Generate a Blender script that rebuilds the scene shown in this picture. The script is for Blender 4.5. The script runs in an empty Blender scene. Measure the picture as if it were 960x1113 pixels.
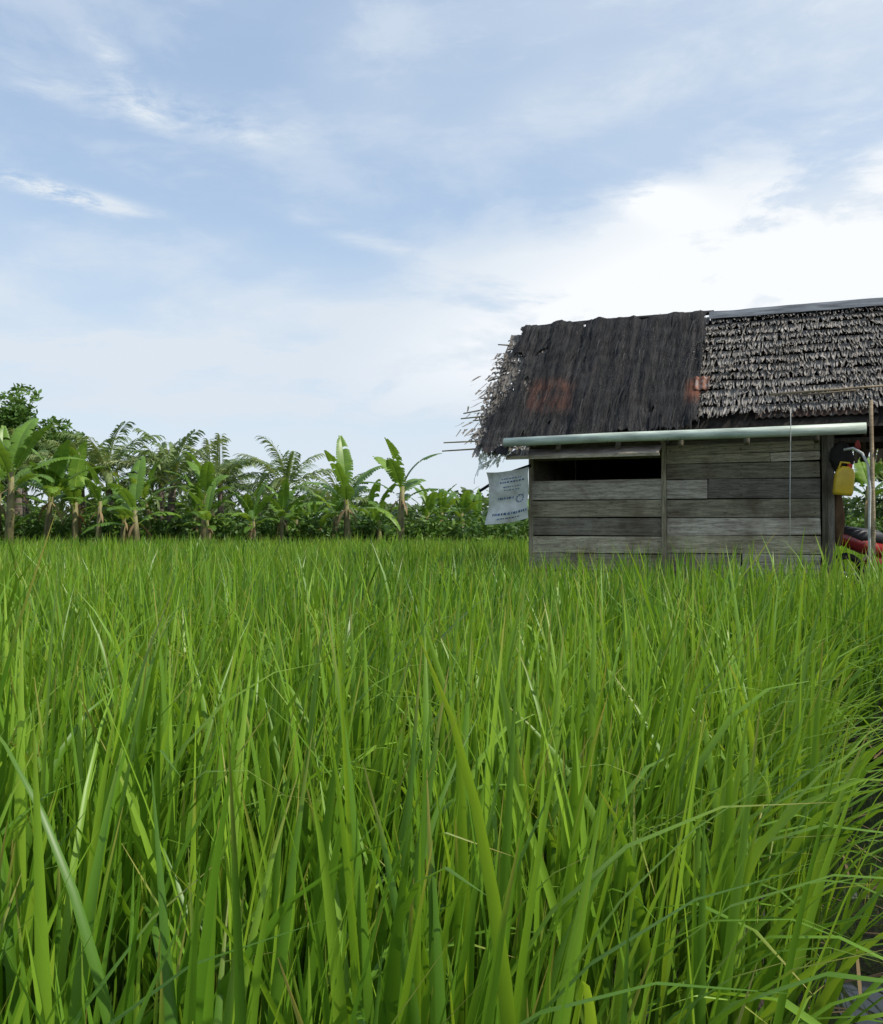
import bpy, math, random
import numpy as np
from mathutils import Vector, Matrix, noise as mn
rng=np.random.default_rng(11); random.seed(11)
sc=bpy.context.scene
U=rng.uniform
# ------------------------------------------------------------------ helpers
def mesh_obj(name, V, F, mat=None, attr=None, smooth=True, parent=None):
    me=bpy.data.meshes.new(name)
    V=np.asarray(V,dtype=np.float32)
    if isinstance(F,np.ndarray):
        k=F.shape[1]
        me.vertices.add(len(V)); me.vertices.foreach_set('co',V.ravel())
        me.loops.add(F.size); me.loops.foreach_set('vertex_index',F.astype(np.int32).ravel())
        me.polygons.add(len(F))
        me.polygons.foreach_set('loop_start',np.arange(0,F.size,k,dtype=np.int32))
        me.polygons.foreach_set('loop_total',np.full(len(F),k,dtype=np.int32))
    else:
        me.from_pydata(V.tolist(),[],F)
    me.update(calc_edges=True)
    if attr is not None:
        a=me.attributes.new('va','FLOAT_VECTOR','POINT')
        a.data.foreach_set('vector',np.asarray(attr,dtype=np.float32).ravel())
    me.polygons.foreach_set('use_smooth',np.full(len(me.polygons),smooth,dtype=bool))
    if mat: me.materials.append(mat)
    ob=bpy.data.objects.new(name,me); sc.collection.objects.link(ob)
    if parent: ob.parent=parent
    return ob

def ribbons(P,S,W,fold=0.0,N=None,R=None,R2=None):
    n,k,_=P.shape
    R=U(0,1,n) if R is None else R
    R2=U(0,1,n) if R2 is None else R2
    cols=[P-S*W[...,None]/2]
    if fold: 
        T=np.gradient(P,axis=1); NN=np.cross(T,S); NN/= (np.linalg.norm(NN,axis=2,keepdims=True)+1e-9)
        cols.append(P+NN*W[...,None]*fold)
    cols.append(P+S*W[...,None]/2)
    c=len(cols)
    V=np.stack(cols,axis=2)
    idx=np.arange(n*k*c).reshape(n,k,c)
    F=np.stack([idx[:,:-1,:-1],idx[:,:-1,1:],idx[:,1:,1:],idx[:,1:,:-1]],axis=-1).reshape(-1,4)
    s=np.broadcast_to(np.linspace(0,1,k)[None,:,None],(n,k,c))
    A=np.stack([np.broadcast_to(R[:,None,None],(n,k,c)),s,np.broadcast_to(R2[:,None,None],(n,k,c))],axis=-1)
    return V.reshape(-1,3),F,A.reshape(-1,3)

def merge(parts):
    Vs,Fs,As=[],[],[]; o=0
    for V,F,A in parts:
        Vs.append(V);Fs.append(F+o);As.append(A);o+=len(V)
    return np.concatenate(Vs),np.concatenate(Fs),np.concatenate(As)

def grow(base,az,th0,curve,L,W,k,fold=0.0,R=None,R2=None,prof='rice',twist=0.6,face=None):
    n=len(az); s=np.linspace(0,1,k); sm=(s[1:]+s[:-1])/2
    th=th0[:,None]+curve[:,None]*sm[None,:]**1.8
    dl=(L/(k-1))[:,None]
    h=np.concatenate([np.zeros((n,1)),np.cumsum(np.sin(th)*dl,1)],1)
    z=np.concatenate([np.zeros((n,1)),np.cumsum(np.cos(th)*dl,1)],1)
    P=np.stack([base[:,0:1]+h*np.cos(az)[:,None],base[:,1:2]+h*np.sin(az)[:,None],base[:,2:3]+z],-1)
    a0=az if face is None else face
    tw=a0[:,None]+math.pi/2+(U(-1,1,n)*twist)[:,None]*(0.4+s[None,:])
    S=np.stack([np.cos(tw),np.sin(tw),np.zeros_like(tw)],-1)
    if prof=='rice': p=(0.55+0.45*np.minimum(1,s*3.2))*np.clip(1-s**2.3,0.03,1)
    else: p=np.clip(1-s,0.05,1)
    return ribbons(P,S,W[:,None]*p[None,:],fold,R=R,R2=R2)

def tube(pts,rads,seg=8,rv=None):
    pts=[Vector(p) for p in pts]; V=[];F=[]
    n=len(pts)
    if not hasattr(rads,'__len__'): rads=[rads]*n
    for i,p in enumerate(pts):
        d=(pts[min(i+1,n-1)]-pts[max(i-1,0)]).normalized()
        a=d.orthogonal() if abs(d.z)>0.9 else d.cross(Vector((0,0,1)))
        if i>0:
            a=pa-d*pa.dot(d)
        a.normalize(); pa=a; b=d.cross(a)
        for j in range(seg):
            t=2*math.pi*j/seg
            V.append(p+(a*math.cos(t)+b*math.sin(t))*rads[i])
    for i in range(n-1):
        for j in range(seg):
            F.append((i*seg+j,i*seg+(j+1)%seg,(i+1)*seg+(j+1)%seg,(i+1)*seg+j))
    V=np.array([tuple(v) for v in V]);F=np.array(F)
    c0=len(V); V=np.vstack([V,[tuple(pts[0])],[tuple(pts[-1])]])
    caps=[]
    for j in range(0,seg,2):
        caps.append((c0,(j+2)%seg,(j+1)%seg,j)); b0=(n-1)*seg
        caps.append((c0+1,b0+j,b0+(j+1)%seg,b0+(j+2)%seg))
    F=np.vstack([F,np.array(caps)])
    r=random.random() if rv is None else rv
    A=np.tile([r,0.5,random.random()],(len(V),1))
    return V,F,A

def box(c,s,rot=(0,0,0),jit=0.0,rv=None):
    m=Matrix.Rotation(rot[2],3,'Z')@Matrix.Rotation(rot[1],3,'Y')@Matrix.Rotation(rot[0],3,'X')
    V=[]
    for x in(-.5,.5):
        for y in(-.5,.5):
            for z in(-.5,.5):
                v=m@Vector((x*s[0],y*s[1],z*s[2]))+Vector(c)
                V.append([v.x+random.uniform(-jit,jit),v.y,v.z+random.uniform(-jit,jit)])
    F=np.array([(0,1,3,2),(4,6,7,5),(0,4,5,1),(2,3,7,6),(0,2,6,4),(1,5,7,3)])
    r=random.random() if rv is None else rv
    return np.array(V),F,np.tile([r,0.5,random.random()],(8,1))

def bevel(ob,w=0.004,seg=2):
    m=ob.modifiers.new('bevel','BEVEL'); m.width=w; m.segments=seg; m.limit_method='ANGLE'
    return ob

class NT:
    def __init__(s,tree): s.t=tree; tree.nodes.clear()
    def n(s,typ,**kw):
        nd=s.t.nodes.new(typ)
        for k,v in kw.items(): setattr(nd,k,v)
        return nd
    def link(s,a,b): s.t.links.new(a,b)
    def put(s,sock,v):
        if isinstance(v,bpy.types.NodeSocket): s.link(v,sock)
        else: sock.default_value=v
    def m(s,op,a,b=None,c=None,clamp=False):
        nd=s.n('ShaderNodeMath',operation=op,use_clamp=clamp)
        s.put(nd.inputs[0],a)
        if b is not None: s.put(nd.inputs[1],b)
        if c is not None: s.put(nd.inputs[2],c)
        return nd.outputs[0]
    def mix(s,f,a,b,mode='MIX'):
        nd=s.n('ShaderNodeMix',data_type='RGBA',blend_type=mode)
        s.put(nd.inputs[0],f)
        for i,v in((6,a),(7,b)):
            if not isinstance(v,bpy.types.NodeSocket): v=(*v,1)[:4]
            s.put(nd.inputs[i],v)
        return nd.outputs[2]
    def noise(s,vec,scale,detail=4,rough=.55,dist=0):
        nd=s.n('ShaderNodeTexNoise'); 
        if vec is not None: s.link(vec,nd.inputs['Vector'])
        nd.inputs['Scale'].default_value=scale; nd.inputs['Detail'].default_value=detail
        nd.inputs['Roughness'].default_value=rough; nd.inputs['Distortion'].default_value=dist
        return nd.outputs[0]
    def mapr(s,v,a,b,c=0,d=1,smooth=False):
        nd=s.n('ShaderNodeMapRange'); nd.clamp=True
        if smooth: nd.interpolation_type='SMOOTHSTEP'
        s.put(nd.inputs[0],v)
        for i,x in enumerate((a,b,c,d)): s.put(nd.inputs[i+1],x)
        return nd.outputs[0]
    def xyz(s,x,y,z):
        nd=s.n('ShaderNodeCombineXYZ'); s.put(nd.inputs[0],x);s.put(nd.inputs[1],y);s.put(nd.inputs[2],z); return nd.outputs[0]
    def sep(s,v):
        nd=s.n('ShaderNodeSeparateXYZ'); s.link(v,nd.inputs[0]); return nd.outputs
    def vmul(s,v,k):
        nd=s.n('ShaderNodeVectorMath',operation='MULTIPLY'); s.link(v,nd.inputs[0]); nd.inputs[1].default_value=k; return nd.outputs[0]
    def attr(s,name='va'):
        nd=s.n('ShaderNodeAttribute',attribute_name=name); return s.sep(nd.outputs['Vector'])
    def obj(s): return s.n('ShaderNodeTexCoord').outputs['Object']
    def bump(s,h,strength=.5,dist=.01):
        nd=s.n('ShaderNodeBump'); s.link(h,nd.inputs['Height']); nd.inputs['Strength'].default_value=strength; nd.inputs['Distance'].default_value=dist; return nd.outputs[0]
    def out(s,sh):
        o=s.n('ShaderNodeOutputMaterial'); s.link(sh,o.inputs[0])
    def pbsdf(s,col,rough=.7,spec=.3,normal=None,metal=0,alpha=None):
        p=s.n('ShaderNodeBsdfPrincipled')
        if not isinstance(col,bpy.types.NodeSocket): col=(*col,1)[:4]
        s.put(p.inputs['Base Color'],col); s.put(p.inputs['Roughness'],rough)
        p.inputs['Specular IOR Level'].default_value=spec; p.inputs['Metallic'].default_value=metal
        if normal is not None: s.link(normal,p.inputs['Normal'])
        if alpha is not None: s.put(p.inputs['Alpha'],alpha)
        return p.outputs[0]
def mat(name):
    m=bpy.data.materials.new(name); m.use_nodes=True; return m,NT(m.node_tree)

def leaf_mat(name,dark,mid,light,trans=.35,rough=.45,spec=.35,tipcol=None,worldvar=0.0,basedark=None):
    m,t=mat(name); r,s,r2=t.attr()
    c=t.mix(t.mapr(r,0,.6),dark,mid); c=t.mix(t.mapr(r,.6,1),c,light)
    if worldvar:
        w=t.mapr(t.noise(t.obj(),.35,1),.4,.65); c=t.mix(t.m('MULTIPLY',w,worldvar),c,light)
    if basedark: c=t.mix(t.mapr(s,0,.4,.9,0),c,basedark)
    if tipcol: c=t.mix(t.m('MULTIPLY',t.mapr(s,.82,1.0),t.mapr(r2,.55,.8)),c,tipcol)
    p=t.pbsdf(c,rough,spec)
    tr=t.n('ShaderNodeBsdfTranslucent'); 
    ct=t.mix(.5,c,t.mix(1.0,c,(1.9,1.55,.7),'MULTIPLY')); t.link(ct,tr.inputs[0])
    mx=t.n('ShaderNodeMixShader'); mx.inputs[0].default_value=trans
    t.link(p,mx.inputs[1]); t.link(tr.outputs[0],mx.inputs[2]); t.out(mx.outputs[0]); return m

def simple(name,col,rough=.6,spec=.3,var=.15,scale=8,metal=0,bump=0.0,stretch=(1,1,1)):
    m,t=mat(name); v=t.vmul(t.obj(),stretch); n=t.noise(v,scale,6,.6)
    d=tuple(c*(1-var*2) for c in col); l=tuple(min(1,c*(1+var)) for c in col)
    c=t.mix(t.mapr(n,.35,.65),d,l)
    t.out(t.pbsdf(c,rough,spec,t.bump(n,bump,.01) if bump else None,metal)); return m

# ------------------------------------------------------------------ camera
FPX=963.0; EYE=1.2
cd=bpy.data.cameras.new('camera'); cam=bpy.data.objects.new('camera',cd); sc.collection.objects.link(cam)
cam.location=(0,0,EYE); cam.rotation_euler=(math.radians(90+1.1),0,0)
cd.sensor_fit='VERTICAL'; cd.angle=2*math.atan(556.5/FPX); cd.clip_start=.05; cd.clip_end=5000
sc.camera=cam
sc.view_settings.view_transform='Standard'; sc.view_settings.look='None'; sc.view_settings.exposure=0

# ------------------------------------------------------------------ world
SUN=Vector((.64,-.16,.74)).normalized()
sel=math.asin(SUN.z); saz=math.atan2(SUN.x,SUN.y)
w=bpy.data.worlds.new('World'); sc.world=w; w.use_nodes=True
t=NT(w.node_tree)
sky=t.n('ShaderNodeTexSky',sky_type='NISHITA'); sky.sun_disc=False; sky.sun_elevation=sel; sky.sun_rotation=saz
sky.air_density=1.0; sky.dust_density=1.0; sky.ozone_density=1.2
g=t.n('ShaderNodeTexCoord').outputs['Generated']; x,y,z=t.sep(g)
az=t.m('ARCTAN2',x,y); el=t.m('ARCSINE',z)
def gauss(a0,e0,wa,we,tilt=0.0):
    da=t.m('SUBTRACT',az,a0); de=t.m('SUBTRACT',el,e0)
    if tilt: de=t.m('SUBTRACT',de,t.m('MULTIPLY',da,tilt))
    q=t.m('ADD',t.m('POWER',t.m('ABSOLUTE',t.m('DIVIDE',da,wa)),2.0),t.m('POWER',t.m('ABSOLUTE',t.m('DIVIDE',de,we)),2.0))
    return t.m('EXPONENT',t.m('MULTIPLY',q,-1.0))
v1=t.xyz(t.m('ADD',az,t.m('MULTIPLY',el,.5)),t.m('SUBTRACT',t.m('MULTIPLY',el,3.0),t.m('MULTIPLY',az,.45)),2.3)
n1=t.noise(v1,2.0,3,.5,.15)
v2=t.xyz(t.m('MULTIPLY',az,1.8),t.m('MULTIPLY',el,4.5),.7)
n2=t.noise(v2,3.2,6,.6,.25)
v3=t.xyz(t.m('ADD',t.m('MULTIPLY',az,5.),t.m('MULTIPLY',el,3.)),t.m('SUBTRACT',t.m('MULTIPLY',el,18.),t.m('MULTIPLY',az,2.)),0.)
n3=t.noise(v3,2.0,6,.68,.4)
def add(*a):
    r=a[0]
    for q in a[1:]: r=t.m('ADD',r,q)
    return r
base=t.mapr(n1,.36,.70,0,.42,True)
fine=t.mapr(n2,.43,.68,0,.30,True)
str_=t.m('MULTIPLY',t.mapr(n3,.52,.75,0,.22,True),t.mapr(n1,.4,.6,.2,1.0))
haze=t.mapr(el,0,.36,.60,0,True)
glow=t.m('MULTIPLY',gauss(.50,.25,.36,.125),1.25)
glow2=t.m('MULTIPLY',gauss(.14,.22,.20,.055,.25),.6)
glow3=t.m('MULTIPLY',gauss(.245,.345,.045,.02,-.2),.7)
glow=t.m('MULTIPLY',add(glow,glow2,glow3),t.mapr(n2,.36,.53,.35,1.0,True))
topr=t.m('MULTIPLY',gauss(.45,.50,.45,.06,.15),.35)
streak=t.m('MULTIPLY',gauss(-.405,.337,.070,.008,-.12),t.mapr(n3,.40,.58,.0,1.9))
wisp=t.m('MULTIPLY',gauss(-.31,.425,.15,.018,-.08),t.mapr(n3,.38,.66,.0,.8))
wisp2=t.m('MULTIPLY',gauss(-.35,.455,.04,.022,-.9),t.mapr(n3,.38,.66,.1,.8))
band=t.m('MULTIPLY',gauss(-.25,.185,.40,.020,0.02),t.mapr(n3,.35,.62,.1,.8))
bandb=t.m('MULTIPLY',gauss(-.20,.135,.40,.012,0.02),t.mapr(n3,.35,.65,.0,.5))
band2=t.m('MULTIPLY',gauss(-.08,.315,.09,.010,-.25),t.mapr(n3,.3,.7,.0,.6))
amt=t.m('MINIMUM',add(.06,base,fine,str_,haze,glow,topr,streak,wisp,wisp2,band,bandb,band2),1.0)
cl=t.mix(t.mapr(glow,.1,.8),(7.2,8.0,8.9),(9.6,9.9,10.2))
skyc=t.mix(.65,t.mix(1.0,sky.outputs[0],(3.2,3.0,2.6),'MULTIPLY'),(3.5,4.7,6.7))
col=t.mix(amt,skyc,cl)
bg=t.n('ShaderNodeBackground'); t.link(col,bg.inputs[0]); bg.inputs[1].default_value=.1
o=t.n('ShaderNodeOutputWorld'); t.link(bg.outputs[0],o.inputs[0])
w.cycles.sampling_method='MANUAL'; w.cycles.sample_map_resolution=256
sd=bpy.data.lights.new('sun','SUN'); sd.energy=4.8; sd.angle=math.radians(.5); sd.color=(1,.95,.85)
so=bpy.data.objects.new('sun',sd); sc.collection.objects.link(so); so.rotation_euler=SUN.to_track_quat('Z','Y').to_euler()
so.location=(8,-3,12)

# ------------------------------------------------------------------ ground
LX,LY=.52,1.6; DX,DY=.43,.903
def pd(x,y): return (x-LX)*DY-(y-LY)*DX
HO=Vector((.75,10.35,0)); HR=-math.atan2(.354,.935)
def hutloc(x,y):
    dx,dy=x-HO.x,y-HO.y; return dx*.935-dy*.354, dx*.354+dy*.935
def sst(a,b,x): 
    q=np.clip((x-a)/(b-a),0,1); return q*q*(3-2*q)
def gh(x,y):
    p=pd(x,y)
    ch=-.15*sst(-.10,.03,p)*(1-sst(.50,.75,p)); bd=.22*sst(.7,.95,p)*(1-sst(1.35,1.6,p))
    f=1-sst(4.9,5.6,y)
    hx,hy=hutloc(x,y)
    bank=.40*sst(3.3,3.9,hx)*(1-sst(7,8,hx))*sst(-.9,-.3,hy)*(1-sst(5,6,hy))
    far=.35*sst(29.5,31.5,y)
    return (ch+bd)*f+bank+far
gx=np.concatenate([-np.geomspace(900,12,16),np.arange(-11,-2,.5),np.arange(-2,4,.04),np.arange(4,14,.3),np.geomspace(14,900,16)])
gy=np.concatenate([-np.geomspace(600,3,10),np.arange(-2,6,.05),np.arange(6,36,.3),np.geomspace(37,1500,18)])
X,Y=np.meshgrid(gx,gy,indexing='ij')
Z=gh(X,Y)
nz=np.array([mn.noise(Vector((a*3,b*3,0)))+.8*mn.noise(Vector((a*9,b*9,5)))+.4*mn.noise(Vector((a*22,b*22,5))) for a,b in zip(X.ravel(),Y.ravel())]).reshape(X.shape)
Z=Z+nz*.022
idx=np.arange(X.size).reshape(X.shape)
F=np.stack([idx[:-1,:-1],idx[1:,:-1],idx[1:,1:],idx[:-1,1:]],-1).reshape(-1,4)
m,t=mat('mud'); v=t.obj(); n=t.noise(v,3,8,.65); nf=t.noise(v,40,6,.7)
px,py,pz=t.sep(v)
c=t.mix(t.mapr(n,.35,.65),(.012,.009,.005),(.032,.024,.013)); c=t.mix(t.mapr(nf,.5,.7,0,.4),c,(.05,.037,.02))
farf=t.mapr(py,28,31); c=t.mix(t.m('MULTIPLY',farf,.85),c,(.05,.10,.02))
t.out(t.pbsdf(c,t.mapr(n,.3,.7,.45,.9),.3,t.bump(nf,.6,.02)))
mesh_obj('ground',np.stack([X,Y,Z],-1).reshape(-1,3),F,m)

m,t=mat('muddy_water'); n=t.noise(t.obj(),7,2)
t.out(t.pbsdf((.008,.010,.007),.03,.45,t.bump(n,.05,.01)))
q=[(LX-.25*DY+DX*s_,LY+.25*DX+DY*s_) for s_ in(-3,4.4)]+[(LX+.88*DY+DX*s_,LY-.88*DX+DY*s_) for s_ in(4.4,-3)]
mesh_obj('irrigation_water',np.array([(a,b,-.090) for a,b in q]),[(0,3,2,1)],m,smooth=False)

# ------------------------------------------------------------------ rice
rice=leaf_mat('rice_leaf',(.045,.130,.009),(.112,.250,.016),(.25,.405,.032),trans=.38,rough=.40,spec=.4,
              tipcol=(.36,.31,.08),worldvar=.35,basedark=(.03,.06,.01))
def hills(y0,y1,sp,wide,margin):
    ys=np.arange(y0,y1,sp); P=[]
    for yy in ys:
        xm=wide*yy+margin
        xs=np.arange(-xm,xm,sp)+U(0,sp); P.append(np.stack([xs,np.full_like(xs,yy)],1))
    P=np.concatenate(P); P+=U(-.32,.32,P.shape)*sp
    p=pd(P[:,0],P[:,1]); hx,hy=hutloc(P[:,0],P[:,1])
    k=~((p>.06)&(p<1.5)&(P[:,1]<4.8)) & ~((hx>.1)&(hx<7.0)&(hy>.12)&(hy<4.0)) & ~((hx>3.6)&(hx<7)&(hy>-.15)&(hy<4.5))
    return P[k]
def rice_part(H,nb,k,wr,fold,twist=.9):
    n=len(H)*nb
    hb=np.repeat(H,nb,axis=0)
    hh=np.repeat(U(-.10,.09,len(H)),nb)
    a=U(0,2*math.pi,n); r=np.sqrt(U(0,1,n))*.075
    base=np.stack([hb[:,0]+r*np.cos(a),hb[:,1]+r*np.sin(a),U(.02,.42,n)],1)
    azb=a+rng.normal(0,.7,n)
    vx=np.cos(azb)+.35; vy=np.sin(azb); azb=np.arctan2(vy,vx)
    kind=U(0,1,n)
    L=np.where(kind<.75,U(.40,.68,n),U(.5,.80,n))+hh
    th0=np.abs(rng.normal(.11,.12,n))+.02
    curve=np.where(kind<.68,U(.0,.22,n),np.where(kind<.92,U(.25,.85,n),U(1.1,2.4,n)))
    p=pd(hb[:,0],hb[:,1]); edge=(p>-.25)&(p<.1)&(hb[:,1]<5)
    ea=math.atan2(-DX,DY); sw=edge&(U(0,1,n)<.42)
    azb=np.where(sw,ea+rng.normal(0,.5,n),azb); th0=np.where(sw,th0+U(.05,.40,n),th0); curve=np.where(sw,curve+U(.3,1.5,n),curve)
    base[:,2]+=gh(hb[:,0],hb[:,1])*.5
    W=U(wr[0],wr[1],n)
    R=np.clip(U(0,1,n)*.75+np.repeat(U(0,.3,len(H)),nb),0,1)
    face=np.where(U(0,1,n)<.5,azb,U(0,6.28,n))
    return grow(base,azb,th0,curve,L,W,k,fold,R=R,twist=twist,face=face)
def stems(H,nb):
    n=len(H)*nb; hb=np.repeat(H,nb,axis=0); a=U(0,6.28,n); r=np.sqrt(U(0,1,n))*.06
    base=np.stack([hb[:,0]+r*np.cos(a),hb[:,1]+r*np.sin(a),np.full(n,-.12)],1)
    return grow(base,a,U(.02,.12,n),U(0,.1,n),U(.40,.58,n),U(.008,.012,n),3,R=U(0,.5,n))
def cull(H,d): return H[(H[:,0]**2+H[:,1]**2)>d*d]
H0=cull(hills(.62,3.2,.19,.70,.6),.64)
H1=hills(3.2,8.0,.225,.62,1.0); H2=hills(8.0,17,.31,.58,1.4); H3=hills(17,30.5,.44,.58,1.6)
parts=[rice_part(H0,25,8,(.012,.026),.15,.4),stems(H0,11),rice_part(H1,22,5,(.014,.025),0,.7),rice_part(H2,19,4,(.018,.032),0),rice_part(H3,15,3,(.03,.05),0)]
V,F,A=merge(parts); print('rice quads',len(F))
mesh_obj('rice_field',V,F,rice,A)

def scatter_bund(n,p0,p1,s1):
    s_=U(-1,s1,n); p=U(p0,p1,n); return np.stack([LX+DX*s_+p*DY,LY+DY*s_-p*DX],1)
B=scatter_bund(3400,.65,1.6,4.2); n=len(B)
V,F,A=grow(np.stack([B[:,0],B[:,1],gh(B[:,0],B[:,1])-.01],1),U(0,6.28,n),U(.1,.7,n),U(.2,1.4,n),U(.10,.34,n),U(.004,.008,n),5)
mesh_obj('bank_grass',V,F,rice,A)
B=scatter_bund(230,-.20,.75,4.2); n=len(B)
straw=leaf_mat('straw',(.04,.026,.012),(.11,.07,.03),(.24,.17,.08),trans=.15,rough=.8)
V,F,A=grow(np.stack([B[:,0],B[:,1],np.maximum(gh(B[:,0],B[:,1]),-.09)+U(.0,.12,n)],1),U(0,6.28,n),U(1.1,1.6,n),U(.0,.4,n),U(.08,.35,n),U(.006,.014,n),5)
mesh_obj('dry_leaf_litter',V,F,straw,A)

# ------------------------------------------------------------------ vegetation behind
ban=leaf_mat('banana_leaf',(.07,.15,.02),(.14,.26,.03),(.27,.39,.06),trans=.35,rough=.4,spec=.45)
dead=leaf_mat('dead_leaf',(.12,.08,.04),(.2,.14,.07),(.28,.2,.1),trans=.2,rough=.8)
palmm=leaf_mat('palm_leaf',(.065,.12,.03),(.13,.20,.055),(.25,.30,.11),trans=.3,rough=.4,spec=.5)
bushm=leaf_mat('foliage',(.035,.085,.015),(.075,.155,.022),(.15,.25,.035),trans=.25,rough=.55)
treem=leaf_mat('tree_foliage',(.04,.075,.018),(.075,.13,.028),(.13,.19,.045),trans=.2,rough=.55)
stemm=simple('banana_stem',(.20,.18,.08),.7,.3,.3,6,stretch=(1,1,.3))
bark=simple('bark',(.17,.14,.11),.9,.2,.3,5,bump=.5,stretch=(1,1,3))

def frond_path(az,th0,curve,L,k):
    s=np.linspace(0,1,k); sm=(s[1:]+s[:-1])/2; th=th0+curve*sm**1.4; dl=L/(k-1)
    h=np.concatenate([[0],np.cumsum(np.sin(th)*dl)]); z=np.concatenate([[0],np.cumsum(np.cos(th)*dl)])
    P=np.stack([h*math.cos(az),h*math.sin(az),z],1)
    T=np.gradient(P,axis=0); T/=np.linalg.norm(T,axis=1,keepdims=True)
    S=np.tile([-math.sin(az),math.cos(az),0],(k,1)); N=np.cross(T,S)
    return P,T,S,N,s
def banana_mesh(name,stem_h,nl,spread=1.0):
    parts=[];k=26
    for i in range(nl):
        a=i*2.4+random.uniform(-.4,.4); f=i/(nl-1)
        th0=.10+.80*f*spread+random.uniform(-.05,.1); cv=random.uniform(.5,1.2)+.7*f; L=random.uniform(1.5,2.2)*(1-.12*f)
        P,T,S,N,s=frond_path(a,th0,cv,L,k); P=P+[0,0,stem_h-.1-.45*f]
        lead=.16; hw=np.where(s>lead,np.sin(np.clip((s-lead)/(1-lead),0,1)**.75*math.pi)**.6,0)*random.uniform(.22,.31)
        R0=random.random()
        W=np.full((1,k),.045); parts.append(ribbons(P[None],S[None],W*(1.05-s)[None],R=np.array([1.0])))
        for side in(-1,1):
            sel_=np.where(hw>.02)[0]; g_=0; tear=random.uniform(0,.5)
            pts=[];sd_=[];wd=[];rr=[]
            for j in sel_:
                if random.random()<.28: tear=random.uniform(-.1,1.2); g_=random.uniform(-.12,.12)
                if random.random()<.05: continue
                d=S[j]*side*math.cos(.35)+T[j]*math.sin(.35+g_)+N[j]*.30
                q=[P[j]]
                dd=d.copy()
                for e in range(3):
                    q.append(q[-1]+dd*hw[j]/3); dd=dd+np.array([0,0,-.28-.35*tear]); dd/=np.linalg.norm(dd)
                pts.append(q); sd_.append([T[j]]*4); sp=L/(k-1); wd.append([sp*1.05,sp*1.05,sp*1.03,sp*random.uniform(.6,.95)]); rr.append(min(1,max(0,R0*.8+random.uniform(-.1,.15))))
            if pts: parts.append(ribbons(np.array(pts),np.array(sd_),np.array(wd),R=np.array(rr)))
    V,F,A=merge(parts)
    st=tube([(0,0,-.3),(.02,0,stem_h*.5),(0,.02,stem_h)],[.12,.10,.06],8)
    dp=[]
    for i in range(3):
        a=random.uniform(0,6.28); P,T,S,N,s=frond_path(a,2.1,.9,random.uniform(.5,.9),8); P=P+[0,0,stem_h-.35]
        dp.append(ribbons(P[None],S[None],np.array([[.03,.05,.08,.09,.08,.07,.04,.02]])))
    D=merge(dp)
    V2,F2,A2=merge([(V,F,A),st,D])
    ob=mesh_obj(name,V2,F2,ban,A2); me=ob.data; me.materials.append(stemm); me.materials.append(dead)
    mi=np.zeros(len(F2),dtype=np.int32); mi[len(F):len(F)+len(st[1])]=1; mi[len(F)+len(st[1]):]=2
    me.polygons.foreach_set('material_index',mi)
    bpy.data.objects.remove(ob); return me
def palm_mesh(name,trunk_h,nf,L):
    parts=[]
    for i in range(nf):
        a=i*2.4+random.uniform(-.3,.3); f=i/(nf-1); th0=.05+1.35*f; cv=random.uniform(.8,1.5)
        k=20; P,T,S,N,s=frond_path(a,th0,cv,L*random.uniform(.85,1.1),k); P=P+[0,0,trunk_h]
        parts.append(ribbons(P[None],S[None],(.11*(1.05-s))[None],R=np.array([.95])))
        R0=random.random(); pts=[];sd_=[];wd=[];rr=[]
        for j in np.linspace(3.2,k-1.01,26):
            i0=int(j);fr=j-i0; p=P[i0]*(1-fr)+P[i0+1]*fr; ss=j/(k-1)
            ll=(.95-.35*ss)*min(1,(ss-.1)*5)*L/3.2
            for side in(-1,1):
                d=S[i0]*side*.55+T[i0]*.8+N[i0]*random.uniform(-.1,.25); d/=np.linalg.norm(d); q=[p]
                for e in range(3):
                    q.append(q[-1]+d*ll/3); d=d+np.array([0,0,-random.uniform(.4,.9)]); d/=np.linalg.norm(d)
                wv=random.uniform(.06,.10)
                pts.append(q); sd_.append([S[i0]*.4+T[i0]*.8]*4); wd.append([.04,wv,wv*.8,.015]); rr.append(min(1,max(0,R0*.6+.1+random.uniform(0,.35))))
        parts.append(ribbons(np.array(pts),np.array(sd_),np.array(wd),R=np.array(rr)))
    V,F,A=merge(parts); st=tube([(0,0,-.3),(.12,0,trunk_h*.5),(0,0,trunk_h+.1)],[.2,.15,.12],8)
    V2,F2,A2=merge([(V,F,A),st]); ob=mesh_obj(name,V2,F2,palmm,A2); me=ob.data; me.materials.append(bark)
    mi=np.zeros(len(F2),dtype=np.int32); mi[len(F):]=1; me.polygons.foreach_set('material_index',mi)
    bpy.data.objects.remove(ob); return me
bms=[banana_mesh('banana_plant',2.0,9),banana_mesh('banana_plant',1.8,8,1.2),banana_mesh('banana_plant',2.2,10,.8),banana_mesh('banana_plant',1.4,7,1.3),banana_mesh('banana_plant',2.1,8,1.0),banana_mesh('banana_plant',1.7,9,1.5)]
pms=[palm_mesh('palm_tree',2.9,17,2.6),palm_mesh('palm_tree',2.6,15,2.5),palm_mesh('palm_tree',3.3,18,2.6),palm_mesh('palm_tree',3.0,14,2.7)]
def place(name,me,x,y,top,h,rz=None):
    ob=bpy.data.objects.new(name,me); sc.collection.objects.link(ob)
    s_=(top-.25)/h; ob.location=(x,y,.25); ob.scale=(s_*random.uniform(.9,1.1),s_*random.uniform(.9,1.1),s_); ob.rotation_euler=(random.uniform(-.08,.08),random.uniform(-.08,.08),random.uniform(0,6.28) if rz is None else rz)
def zt(m_): 
    co=np.empty(len(m_.vertices)*3,dtype=np.float32); m_.vertices.foreach_get('co',co); return float(co[2::3].max())
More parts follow.
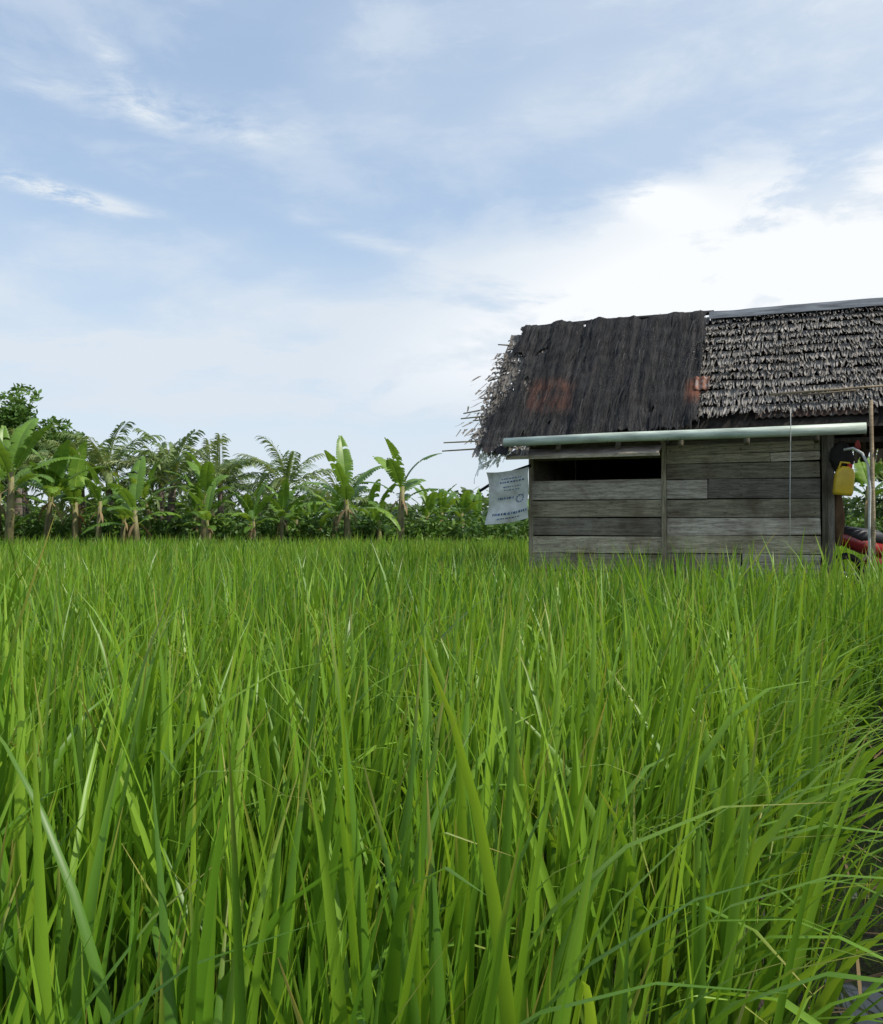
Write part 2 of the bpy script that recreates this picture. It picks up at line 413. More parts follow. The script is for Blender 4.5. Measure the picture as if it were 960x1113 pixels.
BAN=[(-14.0,28.6,5.1),(-12.6,30.5,4.2),(-11.3,29.2,3.4),(-9.9,28.8,3.6),(-8.3,30.8,3.9),(-7.6,29.0,2.9),(-6.2,29.4,2.9),(-5.5,30.5,2.9),
     (-3.15,30.0,4.4),(-1.4,30.2,4.3),(-2.5,33.5,3.0),(.0,33.0,2.9),(.7,34.0,2.9),(1.4,34.5,2.8),(-4.6,33.0,2.7),(-15.6,31,4.9),(-10.4,31.5,3.6),
     (-18,30,4.6),(-20.5,32,4.4),(2.4,33.5,2.9),(3.6,34,3.2),(6,33,3.6),(9,32,3.8),(14.6,30.2,4.3),(16.6,31,4.0),(19,32,4.2),(12.2,31.5,3.6),(-7.0,32.5,3.0),(-13.4,32.5,4.3),
     (-9.0,32.3,3.3),(-5.2,32.2,2.8),(-3.9,31.6,2.8),(-2.2,31.4,2.9),(-.6,32.2,2.9),(-10.9,30.2,3.4),(-13.3,29.8,4.2)]
hb=[zt(q) for q in bms]; hp=[zt(q) for q in pms]
for i,(x,y,tp) in enumerate(BAN):
    j=(i*5+i//6)%6; place('banana_plant',bms[j],x,y,tp,hb[j])
PAL=[(-12.3,33,5.1),(-10.1,33.5,5.0),(-8.3,33.5,4.7),(-5.9,33,4.5),(-13.7,34,5.2),(-7.1,34.5,3.9),(-16.5,35,5.4),(-19.5,36,5.4),(-11.2,35,4.9),(-4.4,37,3.7),
     (-23,36,5.4),(18,36,5.2),(21,37,5.0),(15.5,39,4.6),(-9.3,36,4.8)]
for i,(x,y,tp) in enumerate(PAL):
    j=i%4; place('palm_tree',pms[j],x,y,tp,hp[j])

def leafcloud(C,rad,nper,size,squash=.8):
    m_=len(C); n=m_*nper; c=np.repeat(C,nper,0); rr=np.repeat(rad,nper)
    d=rng.normal(0,1,(n,3)); d/=np.linalg.norm(d,axis=1,keepdims=True)
    r=U(.35,1,n)**.6*rr; p=c+d*r[:,None]*[1,1,squash]
    a=rng.normal(0,1,(n,3)); a[:,2]*=.6; a/=np.linalg.norm(a,axis=1,keepdims=True)
    b=np.cross(a,rng.normal(0,1,(n,3))); b/=np.linalg.norm(b,axis=1,keepdims=True)
    L=U(.6,1.3,n)*size; P=np.stack([p-a*L[:,None]/2,p,p+a*L[:,None]/2],1); W=np.stack([L*.12,L*.5,L*.08],1)
    R=np.clip(np.repeat(U(0,.6,m_),nper)+U(0,.3,n)+.12*d[:,2],0,1)
    return ribbons(P,np.repeat(b[:,None],3,1),W,R=R)
m_=620; xs=U(-26,26,m_); ys=U(31.2,35,m_); tall=np.where(xs<-1,1.0,.9)*U(.4,1.0,m_)
C=np.stack([xs,ys,.35+tall*1.15],1); parts=[leafcloud(C,U(.3,.7,m_),55,.20)]
C2=C.copy(); C2[:,2]*=.5; parts.append(leafcloud(C2,U(.5,.8,m_),30,.25))
V,F,A=merge(parts); mesh_obj('shrubs',V,F,bushm,A)
m_=1300; xs=U(-55,55,m_); ys=U(42,58,m_)
env=np.array([2.2+.8*mn.noise(Vector((a*.22,3.1,0)))+.6*mn.noise(Vector((a*.8,7.1,0))) for a in xs])+sst(-6,-20,xs)*.3
zz=U(.15,1,m_)**.7*env*1.0+.3
C=np.stack([xs,ys,zz],1); V,F,A=leafcloud(C,U(.5,1.0,m_),46,.38); mesh_obj('distant_trees',V,F,treem,A)

def leafy_tree(name,x,y,h,cr,seed):
    random.seed(seed); e=bpy.data.objects.new(name,None); sc.collection.objects.link(e); e.location=(x,y,.2)
    parts=[tube([(0,0,-.3),(.1,.05,h*.3),(0,.1,h*.55),(.1,0,h*.8)],[.28,.2,.14,.05],8)]; C=[]
    for i in range(18):
        a=random.uniform(0,6.28); z0=h*random.uniform(.35,.6); rr=cr*random.uniform(.3,1)
        q=Vector((math.cos(a)*rr,math.sin(a)*rr,h*random.uniform(.5,.95)))
        parts.append(tube([(0,.05,z0),tuple(q*.5+Vector((0,0,z0*.5))),tuple(q)],[.09,.06,.02],6)); C.append(q)
        for j in range(5): C.append(q+Vector([random.gauss(0,cr*.2) for _ in range(3)]))
    V,F,A=merge(parts); mesh_obj('trunk',V,F,bark,A,parent=e)
    C=np.array([tuple(c) for c in C]); V,F,A=leafcloud(C,U(.4,.8,len(C)),150,.24); mesh_obj('crown',V,F,bushm,A,parent=e)
leafy_tree('broadleaf_tree',-18.3,38,6.5,2.8,3); leafy_tree('broadleaf_tree',-24,41,7.6,3,5); leafy_tree('broadleaf_tree',24,42,6.4,3,6)
random.seed(21)
# ------------------------------------------------------------------ hut
hut=bpy.data.objects.new('wooden_hut',None); sc.collection.objects.link(hut); hut.location=HO; hut.rotation_euler=(0,0,HR)
def wood(name,axis,dark,light,bl=.5):
    m,t=mat(name); v=t.obj(); r,s,r2=t.attr()
    st=(2.2,14,26) if axis=='x' else ((26,14,2.0) if axis=='z' else (26,2.2,26))
    off=t.xyz(t.m('MULTIPLY',r,13.),t.m('MULTIPLY',r2,7.),t.m('MULTIPLY',r,3.))
    va=t.n('ShaderNodeVectorMath',operation='ADD'); t.link(t.vmul(v,st),va.inputs[0]); t.link(off,va.inputs[1]); v2=va.outputs[0]
    n=t.noise(v2,1.6,9,.68,.4); n2=t.noise(v2,6,6,.7); n3=t.noise(v,2.5,5,.6)
    c=t.mix(t.mapr(n,.33,.68),dark,light)
    c=t.mix(t.mapr(n2,.55,.65,0,.85),c,tuple(q*.35 for q in dark))
    c=t.mix(t.mapr(n3,.48,.68,0,.6),c,(.085,.062,.042))
    k=t.mapr(r,0,1,.42,1.65); kk=t.xyz(k,t.m('MULTIPLY',k,.955),t.m('MULTIPLY',k,t.mapr(r2,0,1,.72,.92))); c=t.mix(1.0,c,kk,'MULTIPLY')
    h=t.m('ADD',n,t.m('MULTIPLY',n2,.6))
    t.out(t.pbsdf(c,.85,.2,t.bump(h,.8,.014))); return m
WX=wood('weathered_wood','x',(.145,.13,.11),(.43,.40,.355)); WZ=wood('weathered_post','z',(.12,.11,.095),(.32,.29,.26)); 
BM=wood('bamboo_stick','x',(.18,.14,.10),(.36,.31,.23)); 
parts=[]
def row(x0,x1,zb,zt_,y=.25,splits=(),rv=None):
    xs=[x0]+list(splits)+[x1]
    for a,b in zip(xs[:-1],xs[1:]):
        parts.append(box(((a+b)/2,y+random.uniform(-.01,.01),(zb+zt_)/2),(b-a-.008,.022,zt_-zb-random.uniform(.008,.018)),(random.uniform(-.04,.04),random.uniform(-.009,.009),0),.008,rv))
zl=[1.745,1.535,1.335,1.12,.92,.71,.5]
rvs=[.8,.55,.3,1.0,.5,.4]
for i in range(6): row(.245,1.765,zl[i+1],zl[i],rv=rvs[i])
zr=[2.14,2.03,1.925,1.75,1.53,1.325,1.13,.93,.72,.5]
sp=[(),(2.9,),(),(2.25,),(),(),(),(2.6,),()]; rr=[.4,.7,.15,.65,.3,1.0,.85,.5,.4]
for i in range(9): row(1.80,3.40,zr[i+1],zr[i],splits=sp[i],rv=rr[i] if not sp[i] else None)
row(.245,1.765,2.0,2.34,y=.28,rv=.15); row(1.80,3.42,2.11,2.34,y=.29,rv=.1)
for i in range(10):
    zb=.5+i*.2; 
    row(.245,3.42,zb,zb+.2,y=2.72)
    for xx in(.235,3.43): parts.append(box((xx,1.49,zb+.1),(.022,2.42,.197),(0,0,0),.001))
for i in range(6):
    zb=2.5+i*.2; wd=2*(1.5-(-.12+(zb+.2-2.12)/1.72*1.62))
    if wd>.1:
        for xx in(.235,3.43): parts.append(box((xx,1.5,zb+.1),(.022,wd,.197),(0,0,0),.001))
for i in range(13): parts.append(box((1.84,.45+i*.19,.49),(3.2,.18,.02)))
V,F,A=merge(parts); bevel(mesh_obj('wall_planks',V,F,WX,A,False,hut),.003)
blk=simple('leak_blocker',(.03,.028,.025),.9,.1,.3,5)  # dark colour for the added sheets that keep the hut interior dark
V,F,A=merge([box((1.83,2.67,1.52),(3.14,.006,1.98))]); mesh_obj('back_leak_blocker',V,F,blk,A,False,hut)  # added sheet, stops sky leaking through the back wall and eave gaps
V,F,A=merge([box((1.83,.33,1.0),(3.1,.006,.98)),box((2.6,.335,1.8),(1.55,.006,1.0))]); mesh_obj('front_leak_blocker',V,F,blk,A,False,hut)  # added dark sheets behind the front planks, block light through the seams
parts=[]
for xx,yy in((.235,.27),(1.782,.235),(3.435,.235),(3.50,.27),(.235,2.74),(1.8,2.74),(3.44,2.74)):
    parts.append(box((xx,yy,1.1),(.05 if xx<3.48 else .07,.05,2.3),(0,0,0),.004))
for xx in(5.35,): 
    for yy in(.1,2.75): parts.append(tube([(xx,yy,0),(xx+.02,yy,1.2),(xx,yy,2.4)],.045,8))
V,F,A=merge(parts); bevel(mesh_obj('posts',V,F,WZ,A,False,hut),.004)
parts=[box((.90,.08,2.085),(1.72,.36,.02),(.30,0,.0),.003,1.0), box((.90,-.09,2.02),(1.74,.025,.035),(0,0,0),.002,1.0)]
V,F,A=merge(parts); bevel(mesh_obj('window_flap',V,F,WX,A,False,hut),.003)
V,F,A=merge([box((1.01,.262,1.752),(1.5,.05,.025),(0,0,0),.002,.6)]); bevel(mesh_obj('window_sill',V,F,WX,A,False,hut),.003)
nail=[]
for xx in(.30,1.02,1.72,1.85,2.6,3.34):
    for z_ in (zl if xx<1.78 else zr)[1:-1]:
        for dz in(.05,.14): nail.append(tube([(xx+random.uniform(-.01,.01),.23,z_+dz),(xx,.245,z_+dz)],.005,6))
V,F,A=merge(nail); mesh_obj('nails',V,F,simple('iron',(.06,.035,.025),.8),A,False,hut)

ye,ze,yr,zr_=-.12,2.12,1.5,3.84
SL=math.hypot(yr-ye,zr_-ze); NY,NZ=-(zr_-ze)/SL,(yr-ye)/SL
def R(tt,s,off=0.0,back=False):
    y=ye+s*(yr-ye); z=ze+s*(zr_-ze); yy=y+off*NY; 
    if back: yy=2*yr-yy
    return (tt,yy,z+off*NZ)
dark=simple('dark_underlay',(.03,.026,.022),.95,.1,.3,9)
for bk in(False,True):
    V=np.array([R(-.08,.06,-.03,bk),R(5.6,.10,-.03,bk),R(5.6,.985,-.03,bk),R(-.08,.985,-.03,bk)]); mesh_obj('roof_underlay',V,[(0,1,2,3)],dark,None,False,hut)
parts=[]
for i in range(9):
    tt=-.05+i*.68
    for bk in(False,True): parts.append(tube([R(tt,.02,-.07,bk),R(tt,1.0,-.07,bk)],.03,6))
for yy,zz in((.27,2.36),(2.73,2.36),(1.5,3.74)): parts.append(tube([(-.25,yy,zz),(5.6,yy,zz)],.035,8))
V,F,A=merge(parts); mesh_obj('rafters',V,F,WZ,A,True,hut)
parts=[]
for i in range(18):
    s=.01+i*.054+random.uniform(-.018,.018); l=random.choice([.04,.12,.20,.28,.36,.46])*(1.0 if i<15 else .6)
    if i in(0,1): l=.55
    a=R(.25,s,.0); b=R(-.2-l,s+random.uniform(-.035,.018),random.uniform(-.03,.05)); parts.append(tube([a,R(-.2,s,.01),b],[.013,.012,.008],6))
parts.append(tube([R(2.9,.27,.10),R(4.2,.285,.12)],[.014,.012],6)); parts.append(tube([R(3.2,.255,.10),R(3.75,.265,.11)],[.01,.009],6))
V,F,A=merge(parts); mesh_obj('thatch_rods',V,F,BM,A,True,hut)

thm,t=mat('nipa_thatch'); r,s,r2=t.attr(); v=t.obj()
c=t.mix(t.mapr(r,0,.5),(.10,.09,.08),(.22,.205,.185)); c=t.mix(t.mapr(r,.5,1),c,(.38,.355,.32))
c=t.mix(t.mapr(s,.75,1,0,.4),c,(.15,.12,.09)); c=t.mix(t.mapr(t.noise(v,1.5,5),.5,.7,0,.5),c,(.12,.10,.08))
fib=t.noise(t.vmul(v,(90,8,8)),1,4); c=t.mix(t.mapr(fib,.4,.7,0,.4),c,(.09,.08,.07))
t.out(t.pbsdf(c,.9,.15,t.bump(fib,.4,.005)))
def thatch(t0,t1,s0f,s1f,rowsp,dens,Lr,Wr,lift,back=False,keep=1.0,colr=(0,1),skw=.12,mat_lo=.15):
    out=[]
    nrow=int((s1f-s0f)*SL/rowsp)
    for i in range(nrow+1):
        st=s1f-i*rowsp/SL
        n=int((t1-t0)/dens); tt=np.linspace(t0,t1,n)+U(-.5,.5,n)*dens*1.5; kp=U(0,1,n)<keep; tt=tt[kp]; n=len(tt)
        if n==0: continue
        L=U(*Lr,n); W=U(*Wr,n); sk=rng.normal(0,skw,n); lf=U(.45,1.0,n)*lift; wav=.010*np.sin(tt*5+i)
        drp=np.array([.03*mn.noise(Vector((q*2.5,i*1.7,0))) for q in tt])
        P=np.zeros((n,4,3))
        for k in range(4):
            f=k/3; ss=st+drp/SL-f*L*np.cos(sk)/SL; off=.012+lf*f**1.3+wav*f+U(0,.006,n)
            for q in range(n): P[q,k]=R(tt[q]+f*L[q]*sk[q],max(ss[q],s0f-mat_lo),off[q],back)
        S=np.tile(np.array([1,0,0.]),(n,4,1)); tw=rng.normal(0,.22,n); S[:,:,1]=tw[:,None]*NY; S[:,:,2]=tw[:,None]*NZ
        Wk=W[:,None]*np.array([1,1,.9,.5])[None]
        rowr=U(0,.25); out.append(ribbons(P,S,Wk,R=np.clip(U(colr[0],colr[1],n)*.8+rowr,0,1)))
    return out
parts=thatch(2.05,5.6,.20,.985,.145,.011,(.17,.24),(.010,.026),.085,colr=(.15,.95))
parts+=thatch(-.25,5.6,.08,.985,.16,.035,(.24,.38),(.03,.07),.05,back=True)
parts+=thatch(-.32,.3,.05,.97,.12,.02,(.16,.30),(.02,.05),.03,colr=(.0,.6))
parts+=thatch(-.44,-.20,.06,.80,.10,.018,(.08,.20),(.015,.040),.04,keep=.75,colr=(.0,.55),skw=.4)
parts+=thatch(-.60,-.40,.04,.60,.15,.03,(.07,.18),(.015,.035),.05,keep=.4,colr=(.1,.7),skw=.5)
V,F,A=merge(parts); mesh_obj('thatch',V,F,thm,A,False,hut)

NTt,NSs=280,160
tt=np.linspace(-.34,2.2,NTt); ss=np.linspace(-.12,1.01,NSs); V=np.zeros((NTt,NSs,3))
for i,a in enumerate(tt):
    for j,b in enumerate(ss):
        wr=.055*mn.noise(Vector((a*4,b*1.2,1)))+.032*mn.noise(Vector((a*12,b*2.4,4)))+.020*mn.noise(Vector((a*5,b*14,6)))+.008*mn.noise(Vector((a*50,b*12,8)))
        off=.080+wr
        V[i,j]=R(a,b,off)
        if b<0: V[i,j,2]-=.02
idx=np.arange(NTt*NSs).reshape(NTt,NSs)
Fq=[]
for i in range(NTt-1):
    a=tt[i]
    lo=.03*mn.noise(Vector((a*5,1,1)))+.03*mn.noise(Vector((a*30,2,2)))+(-.06 if a<.10 else .02+ .03*(a-.15))
    for j in range(NSs-1):
        b=ss[j]
        if b<lo: continue
        le=-.17+.16*mn.noise(Vector((b*7,5,5)))+.06*mn.noise(Vector((b*40,5,2)))+(.12 if .4<b<.75 else 0)-(.08 if b<.25 else 0)
        if a<le: continue
        ri=2.16+.07*mn.noise(Vector((b*7,9,5)))+.03*mn.noise(Vector((b*40,1,2)))
        if a>ri: continue
        if mn.noise(Vector((a*7,b*6,9)))>.60 : continue
        Fq.append((idx[i,j],idx[i+1,j],idx[i+1,j+1],idx[i,j+1]))
m,t=mat('black_netting'); v=t.obj(); vx,vy,vz=t.sep(v)
sn=t.noise(t.vmul(v,(20,1.1,1.1)),1.0,7,.72); fn=t.noise(t.vmul(v,(70,22,22)),1.5,5,.75); pn=t.noise(v,3.2,4,.6); p2=t.noise(t.vmul(v,(2.5,1,1)),1.6,4,.6)
c=t.mix(t.mapr(sn,.42,.70),(.004,.004,.005),(.040,.039,.040)); c=t.mix(t.m('MULTIPLY',t.mapr(fn,.52,.66,0,.65),t.mapr(p2,.42,.6,.25,1.0)),c,(.13,.127,.123))
c=t.mix(t.m('MULTIPLY',t.mapr(pn,.55,.68),t.mapr(sn,.5,.62,0,.6)),c,(.060,.030,.022))
bx=t.m('MULTIPLY',t.mapr(t.m('ABSOLUTE',t.m('SUBTRACT',vx,.42)),.18,.34,1,0),t.mapr(t.m('ABSOLUTE',t.m('SUBTRACT',vz,2.80)),.15,.30,1,0))
bx2=t.m('MULTIPLY',t.mapr(t.m('ABSOLUTE',t.m('SUBTRACT',vx,2.12)),.06,.14,1,0),t.mapr(t.m('ABSOLUTE',t.m('SUBTRACT',vz,2.75)),.1,.2,1,0))
c=t.mix(t.m('MULTIPLY',bx,t.mapr(t.m('ADD',pn,t.m('MULTIPLY',sn,.5)),.66,.82,.15,.9)),c,(.085,.036,.024)); c=t.mix(t.m('MULTIPLY',bx2,t.mapr(pn,.4,.55,.3,.9)),c,(.15,.055,.03))
t.out(t.pbsdf(c,.8,.25,t.bump(t.m('ADD',sn,fn),.8,.02)))
mesh_obj('black_netting',V.reshape(-1,3),np.array(Fq),m,None,True,hut)
n=650; a=U(-.25,2.2,n); b=U(.06,1.0,n); L=U(.10,.40,n); P=np.zeros((n,4,3)); sk=rng.normal(0,.07,n)
for q in range(n):
    for k in range(4):
        f=k/3; P[q,k]=R(a[q]+f*L[q]*sk[q],b[q]-f*L[q]/SL,.11+.03*math.sin(f*3)+.05*mn.noise(Vector((a[q]*4,b[q]*1.2,1))))
S=np.tile(np.array([1,0,0.]),(n,4,1)); Wk=U(.003,.010,n)[:,None]*np.array([.7,1,1,.3])[None]
fm,t=mat('black_fibre'); r,s,r2=t.attr(); t.out(t.pbsdf(t.mix(t.mapr(r,.75,1),(.010,.010,.010),(.07,.065,.06)),.8,.3))
V,F,A=ribbons(P,S,Wk); mesh_obj('loose_fibres',V,F,fm,A,False,hut)

def corr(name,t0,t1,s0,s1,off,mt,amp=.012,wl=.075):
    nt=max(8,int((t1-t0)/.012)); T_=np.linspace(t0,t1,nt); S_=np.linspace(s0,s1,8); V=np.array([[R(a,b,off+amp*math.sin(a/wl*2*math.pi)) for b in S_] for a in T_])
    idx=np.arange(nt*8).reshape(nt,8); F=np.stack([idx[:-1,:-1],idx[1:,:-1],idx[1:,1:],idx[:-1,1:]],-1).reshape(-1,4)
    o_=mesh_obj(name,V.reshape(-1,3),F,mt,None,True,hut); sm=o_.modifiers.new('thick','SOLIDIFY'); sm.thickness=.003
def rustm(name,a,b,g_):
    m,t=mat(name); v=t.obj(); n=t.noise(v,6,7,.7); c=t.mix(t.mapr(n,.35,.6),a,b); c=t.mix(t.mapr(t.noise(v,13,5),.5,.65),c,g_); t.out(t.pbsdf(c,.75,.3)); return m
corr('rusty_sheet',2.10,2.26,.33,.43,.105,rustm('rusty_metal',(.10,.04,.025),(.26,.10,.055),(.25,.22,.2)))
corr('old_sheet_eave',2.75,3.95,.155,.235,.006,rustm('old_metal',(.05,.035,.028),(.10,.06,.045),(.09,.085,.08)))
zinc=simple('grey_metal',(.13,.14,.15),.5,.5,.35,4,metal=.3,stretch=(.6,4,4))
T_=np.linspace(2.2,5.65,60); prof=[(False,.925,.085),(False,.96,.09),(False,1.0,.075),(True,1.0,.075),(True,.96,.09),(True,.92,.08)]
V=np.array([[R(a,s_,o_+.014*mn.noise(Vector((a*3,s_*9,3))),bk) for bk,s_,o_ in prof] for a in T_]); idx=np.arange(60*6).reshape(60,6)
F=np.stack([idx[:-1,:-1],idx[1:,:-1],idx[1:,1:],idx[:-1,1:]],-1).reshape(-1,4); mesh_obj('ridge_cap',V.reshape(-1,3),F,zinc,None,True,hut)
V,F,A=merge([tube([(-.22,1.5,3.885),(.8,1.5,3.90),(2.25,1.5,3.89)],[.025,.028,.03],8)]); mesh_obj('ridge_roll',V,F,fm,A,True,hut)
pm=simple('pale_green_pipe',(.50,.57,.48),.45,.4,.18,3,stretch=(1,6,6))
V,F,A=tube([(.05,-.22,2.19),(1.2,-.22,2.205),(2.6,-.22,2.2),(3.8,-.22,2.205)],[.05,.052,.054,.056],20); mesh_obj('gutter_pipe',V,F,pm,A,True,hut)
parts=[tube([(x_,-.2,2.14),(x_,.0,2.2),(x_,.27,2.34)],.012,6) for x_ in(.4,1.8,3.3)]
V,F,A=merge(parts); mesh_obj('pipe_brackets',V,F,WZ,A,True,hut)
ropem=simple('white_rope',(.5,.5,.48),.8,.2,.1,20)
V,F,A=tube([(3.10,-.29,2.42),(3.10,-.285,2.2),(3.09,-.28,1.6),(3.085,-.28,1.05)],.004,6); mesh_obj('hanging_rope',V,F,ropem,A,True,hut)
V,F,A=tube([(3.86,-.05,.2),(3.87,-.06,1.3),(3.86,-.05,2.5)],[.024,.022,.018],8); mesh_obj('bamboo_pole',V,F,BM,A,True,hut)
hose=[(3.62,.1,2.02),(3.70,.05,2.03),(3.78,0,1.97),(3.83,-.03,1.85),(3.84,-.09,1.6),(3.83,-.10,1.2),(3.83,-.10,.3)]
V,F,A=tube(hose,.014,8); mesh_obj('white_hose',V,F,ropem,A,True,hut)
V,F,A=merge([tube([(-.40,.25,1.66),(-.05,.22,1.86),(.25,.2,1.95)],[.018,.02,.02],8)]); mesh_obj('slanted_pole',V,F,fm,A,True,hut)
# torn white net hanging from the eave corner
m,t=mat('torn_netting'); v=t.obj(); n=t.noise(v,55,3,.7); t.out(t.pbsdf((.66,.68,.66),.8,.2,None,0,t.mapr(n,.38,.46,.15,1)))
gN=40; V=np.zeros((gN,gN,3)); Fq=[]
for i in range(gN):
    for j in range(gN):
        a=i/(gN-1); b=j/(gN-1); V[i,j]=(-.34+.40*a+.04*math.sin(b*5),-.16+.04*math.sin(a*14+b*3)+.10*b,2.12+.06*a-b*(.40-.20*a))
idx=np.arange(gN*gN).reshape(gN,gN)
for i in range(gN-1):
    ln=.72+.6*mn.noise(Vector((i*.30,4,4)))
    for j in range(gN-1):
        if j/gN<ln and mn.noise(Vector((i*.28,j*.2,2)))<.30: Fq.append((idx[i,j],idx[i+1,j],idx[i+1,j+1],idx[i,j+1]))
mesh_obj('torn_netting',V.reshape(-1,3),np.array(Fq),m,None,True,hut)

sack=bpy.data.objects.new('fertilizer_sack_screen',None); sc.collection.objects.link(sack); sack.location=HO; sack.rotation_euler=(0,0,HR)
m,t=mat('woven_sack'); v=t.obj(); n=t.noise(v,7,5); c=t.mix(t.mapr(n,.4,.7),(.66,.67,.65),(.42,.42,.39))
t.out(t.pbsdf(c,.6,.3,t.bump(t.noise(v,18,4),.5,.02)))
gN=24
def sk_(a,b):
    x=-.25+.50*a+.03*(1-a)*math.sin(b*4); z=1.87+.06*a-(.62-.02*a)*b-.02*math.sin(a*3.1); y=.09+.03*math.sin(a*9+b*2)+.02*math.sin(b*11+a*3)-.05*(1-a)
    return (x,y,z)
V=np.array([[sk_(i/(gN-1),j/(gN-1)) for j in range(gN)] for i in range(gN)]).reshape(-1,3); idx=np.arange(gN*gN).reshape(gN,gN)
F=np.stack([idx[:-1,:-1],idx[1:,:-1],idx[1:,1:],idx[:-1,1:]],-1).reshape(-1,4); mesh_obj('sack',V,F,m,None,True,sack)
ink=simple('blue_ink',(.10,.18,.32),.6,.2,.3,20)
def mark(a0,a1,b0,b1):
    na=max(2,int((a1-a0)*30)); out=[]
    A_=np.linspace(a0,a1,na); V=np.array([[np.array(sk_(a,b))-[0,.004,0] for b in(b0,b1)] for a in A_]).reshape(-1,3)
    idx=np.arange(na*2).reshape(na,2); F=np.stack([idx[:-1,0],idx[1:,0],idx[1:,1],idx[:-1,1]],-1).reshape(-1,4)
    return V,F,np.zeros((len(V),3))
parts=[]
for b,h,w0,w1 in((.14,.02,.35,.8),(.20,.03,.3,.86),(.30,.018,.4,.8),(.36,.018,.42,.76),(.50,.035,.25,.6),(.80,.045,.15,.95),(.90,.02,.3,.8)):
    a=w0
    while a<w1:
        l=random.uniform(.02,.06); parts.append(mark(a,a+l,b,b+h)); a+=l+random.uniform(.012,.03)
for i in range(10):
    th=i/10*6.283; parts.append(mark(.77+.09*math.cos(th)-.02,.77+.09*math.cos(th)+.02,.56+.07*math.sin(th)-.012,.56+.07*math.sin(th)+.012))
V,F,A=merge(parts); mesh_obj('printed_lettering',V,F,ink,A,False,sack)

def jerry():
    e=bpy.data.objects.new('yellow_jerrycan',None); sc.collection.objects.link(e)
    ym=simple('yellow_plastic',(.62,.42,.03),.4,.4,.12,6)
    prof=[(.0,.17,.10),(.03,.19,.12),(.22,.19,.12),(.27,.15,.10),(.30,.07,.06)]
    V=[];F=[];seg=16
    for z,wx,wy in prof:
        for j in range(seg):
            a=6.283*j/seg; c_,s_=math.cos(a),math.sin(a); e_=.45
            V.append((math.copysign(abs(c_)**e_,c_)*wx/2,math.copysign(abs(s_)**e_,s_)*wy/2,z))
    for i in range(len(prof)-1):
        for j in range(seg): F.append((i*seg+j,i*seg+(j+1)%seg,(i+1)*seg+(j+1)%seg,(i+1)*seg+j))
    F.append(tuple(range(seg))[::-1]); F.append(tuple(range((len(prof)-1)*seg,len(prof)*seg)))
    mesh_obj('body',np.array(V),F,ym,None,True,e)
    V,F,A=merge([tube([(-.07,0,.25),(-.05,0,.34),(.03,0,.34),(.05,0,.28)],.012,6)]); mesh_obj('handle',V,F,ym,A,True,e)
    V,F,A=tube([(.04,0,.29),(.04,0,.33)],.025,12); mesh_obj('cap',V,F,simple('cap_red',(.5,.04,.03)),A,False,e)
    return e
j=jerry(); j.location=HO+Vector((3.60*.935+.12*.354,-3.60*.354+.12*.935,1.55)); j.rotation_euler=(0,.12,.2+HR)
def bag(name,loc,w_,h_,mt):
    V=[];F=[];seg=14;rows=10
    for i in range(rows):
        f=i/(rows-1); rr=math.sin(min(1,f*1.05)*math.pi*.9+.12)**.7
        for q in range(seg):
            a=6.283*q/seg; k=1+.35*mn.noise(Vector((math.cos(a)*2,math.sin(a)*2,f*3+loc[0])))
            V.append((loc[0]+math.cos(a)*w_/2*rr*k,loc[1]+math.sin(a)*w_*.35*rr*k,loc[2]-f*h_))
    for i in range(rows-1):
        for q in range(seg): F.append((i*seg+q,i*seg+(q+1)%seg,(i+1)*seg+(q+1)%seg,(i+1)*seg+q))
    mesh_obj(name,np.array(V),F,mt,None,True,hut)
bag('hanging_bag',(3.60,.2,2.12),.24,.36,simple('dark_cloth',(.025,.022,.02),.9,.1)); bag('brown_cloth',(3.57,.3,1.62),.13,.6,simple('brown_cloth',(.12,.07,.04),.9,.1)); bag('red_cloth',(3.75,.15,2.12),.06,.12,simple('red_cloth',(.30,.05,.04),.8,.2))

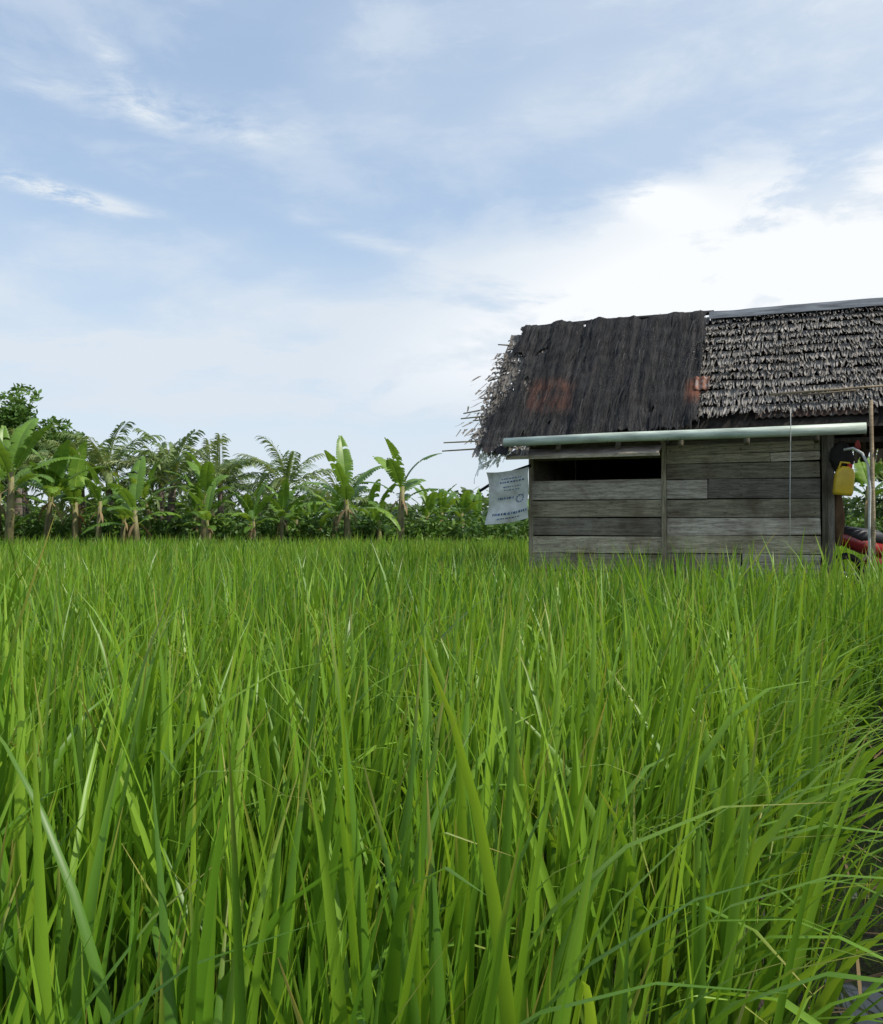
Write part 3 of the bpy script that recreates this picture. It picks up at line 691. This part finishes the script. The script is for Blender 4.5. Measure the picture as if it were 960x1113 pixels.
mc=bpy.data.objects.new('red_motorcycle',None); sc.collection.objects.link(mc); mc.location=(6.0,12.0,.30); mc.rotation_euler=(0,0,.25)
rub=simple('rubber',(.02,.02,.02),.9); redp=simple('red_paint',(.28,.02,.02),.25,.5,.05); chrome=simple('chrome',(.5,.5,.5),.2,.5,.05,metal=1.0); seatm=simple('seat_vinyl',(.02,.02,.022),.5)
def ring(cx,cz,r_,rr_): return tube([(cx+r_*math.cos(a),0,cz+r_*math.sin(a)) for a in np.linspace(0,6.283,25)],rr_,8)
V,F,A=merge([ring(-.62,.29,.25,.045),ring(.62,.29,.25,.04)]); mesh_obj('tyres',V,F,rub,A,True,mc)
sp_=[]
for cx in(-.62,.62):
    for i in range(10):
        a=i*.628; sp_.append(tube([(cx,0,.29),(cx+.23*math.cos(a),0,.29+.23*math.sin(a))],.004,4))
sp_+= [tube([(.62,.07,.29),(.42,.07,.85)],.018),tube([(.62,-.07,.29),(.42,-.07,.85)],.018),tube([(.36,-.34,.98),(.40,-.15,.93),(.40,.15,.93),(.36,.34,.98)],.013),
      tube([(.38,-.25,.95),(.36,-.3,1.12)],.006),tube([(.38,.25,.95),(.36,.3,1.12)],.006),tube([(-.62,.08,.29),(-.05,.08,.30),(.1,.06,.45)],.02),tube([(-.9,.12,.33),(-.2,.12,.25)],.035)]
V,F,A=merge(sp_); mesh_obj('fork_and_spokes',V,F,chrome,A,True,mc)
V,F,A=merge([tube([(.42,0,.86),(.30,0,.66),(.12,0,.48),(-.12,0,.42),(-.3,0,.5)],[.09,.11,.13,.12,.06],12),tube([(-.05,0,.62),(-.35,0,.68),(-.75,0,.80),(-.86,0,.78)],[.10,.12,.09,.04],12),
   tube([(.46,0,.78),(.46,0,.93),(.40,0,1.02)],[.10,.11,.06],12),tube([(.35,0,.42),(.5,0,.60),(.70,0,.62),(.88,0,.46)],[.03,.055,.055,.03],8)]); mesh_obj('bodywork',V,F,redp,A,True,mc)
V,F,A=tube([(.08,0,.72),(-.15,0,.78),(-.45,0,.80),(-.74,0,.88)],[.06,.11,.12,.08],12); mesh_obj('seat',V,F,seatm,A,True,mc)
V,F,A=merge([box((.36,-.31,1.15),(.03,.1,.07)),box((.36,.31,1.15),(.03,.1,.07))]); bevel(mesh_obj('mirrors',V,F,seatm,A,False,mc),.01)
print('done')
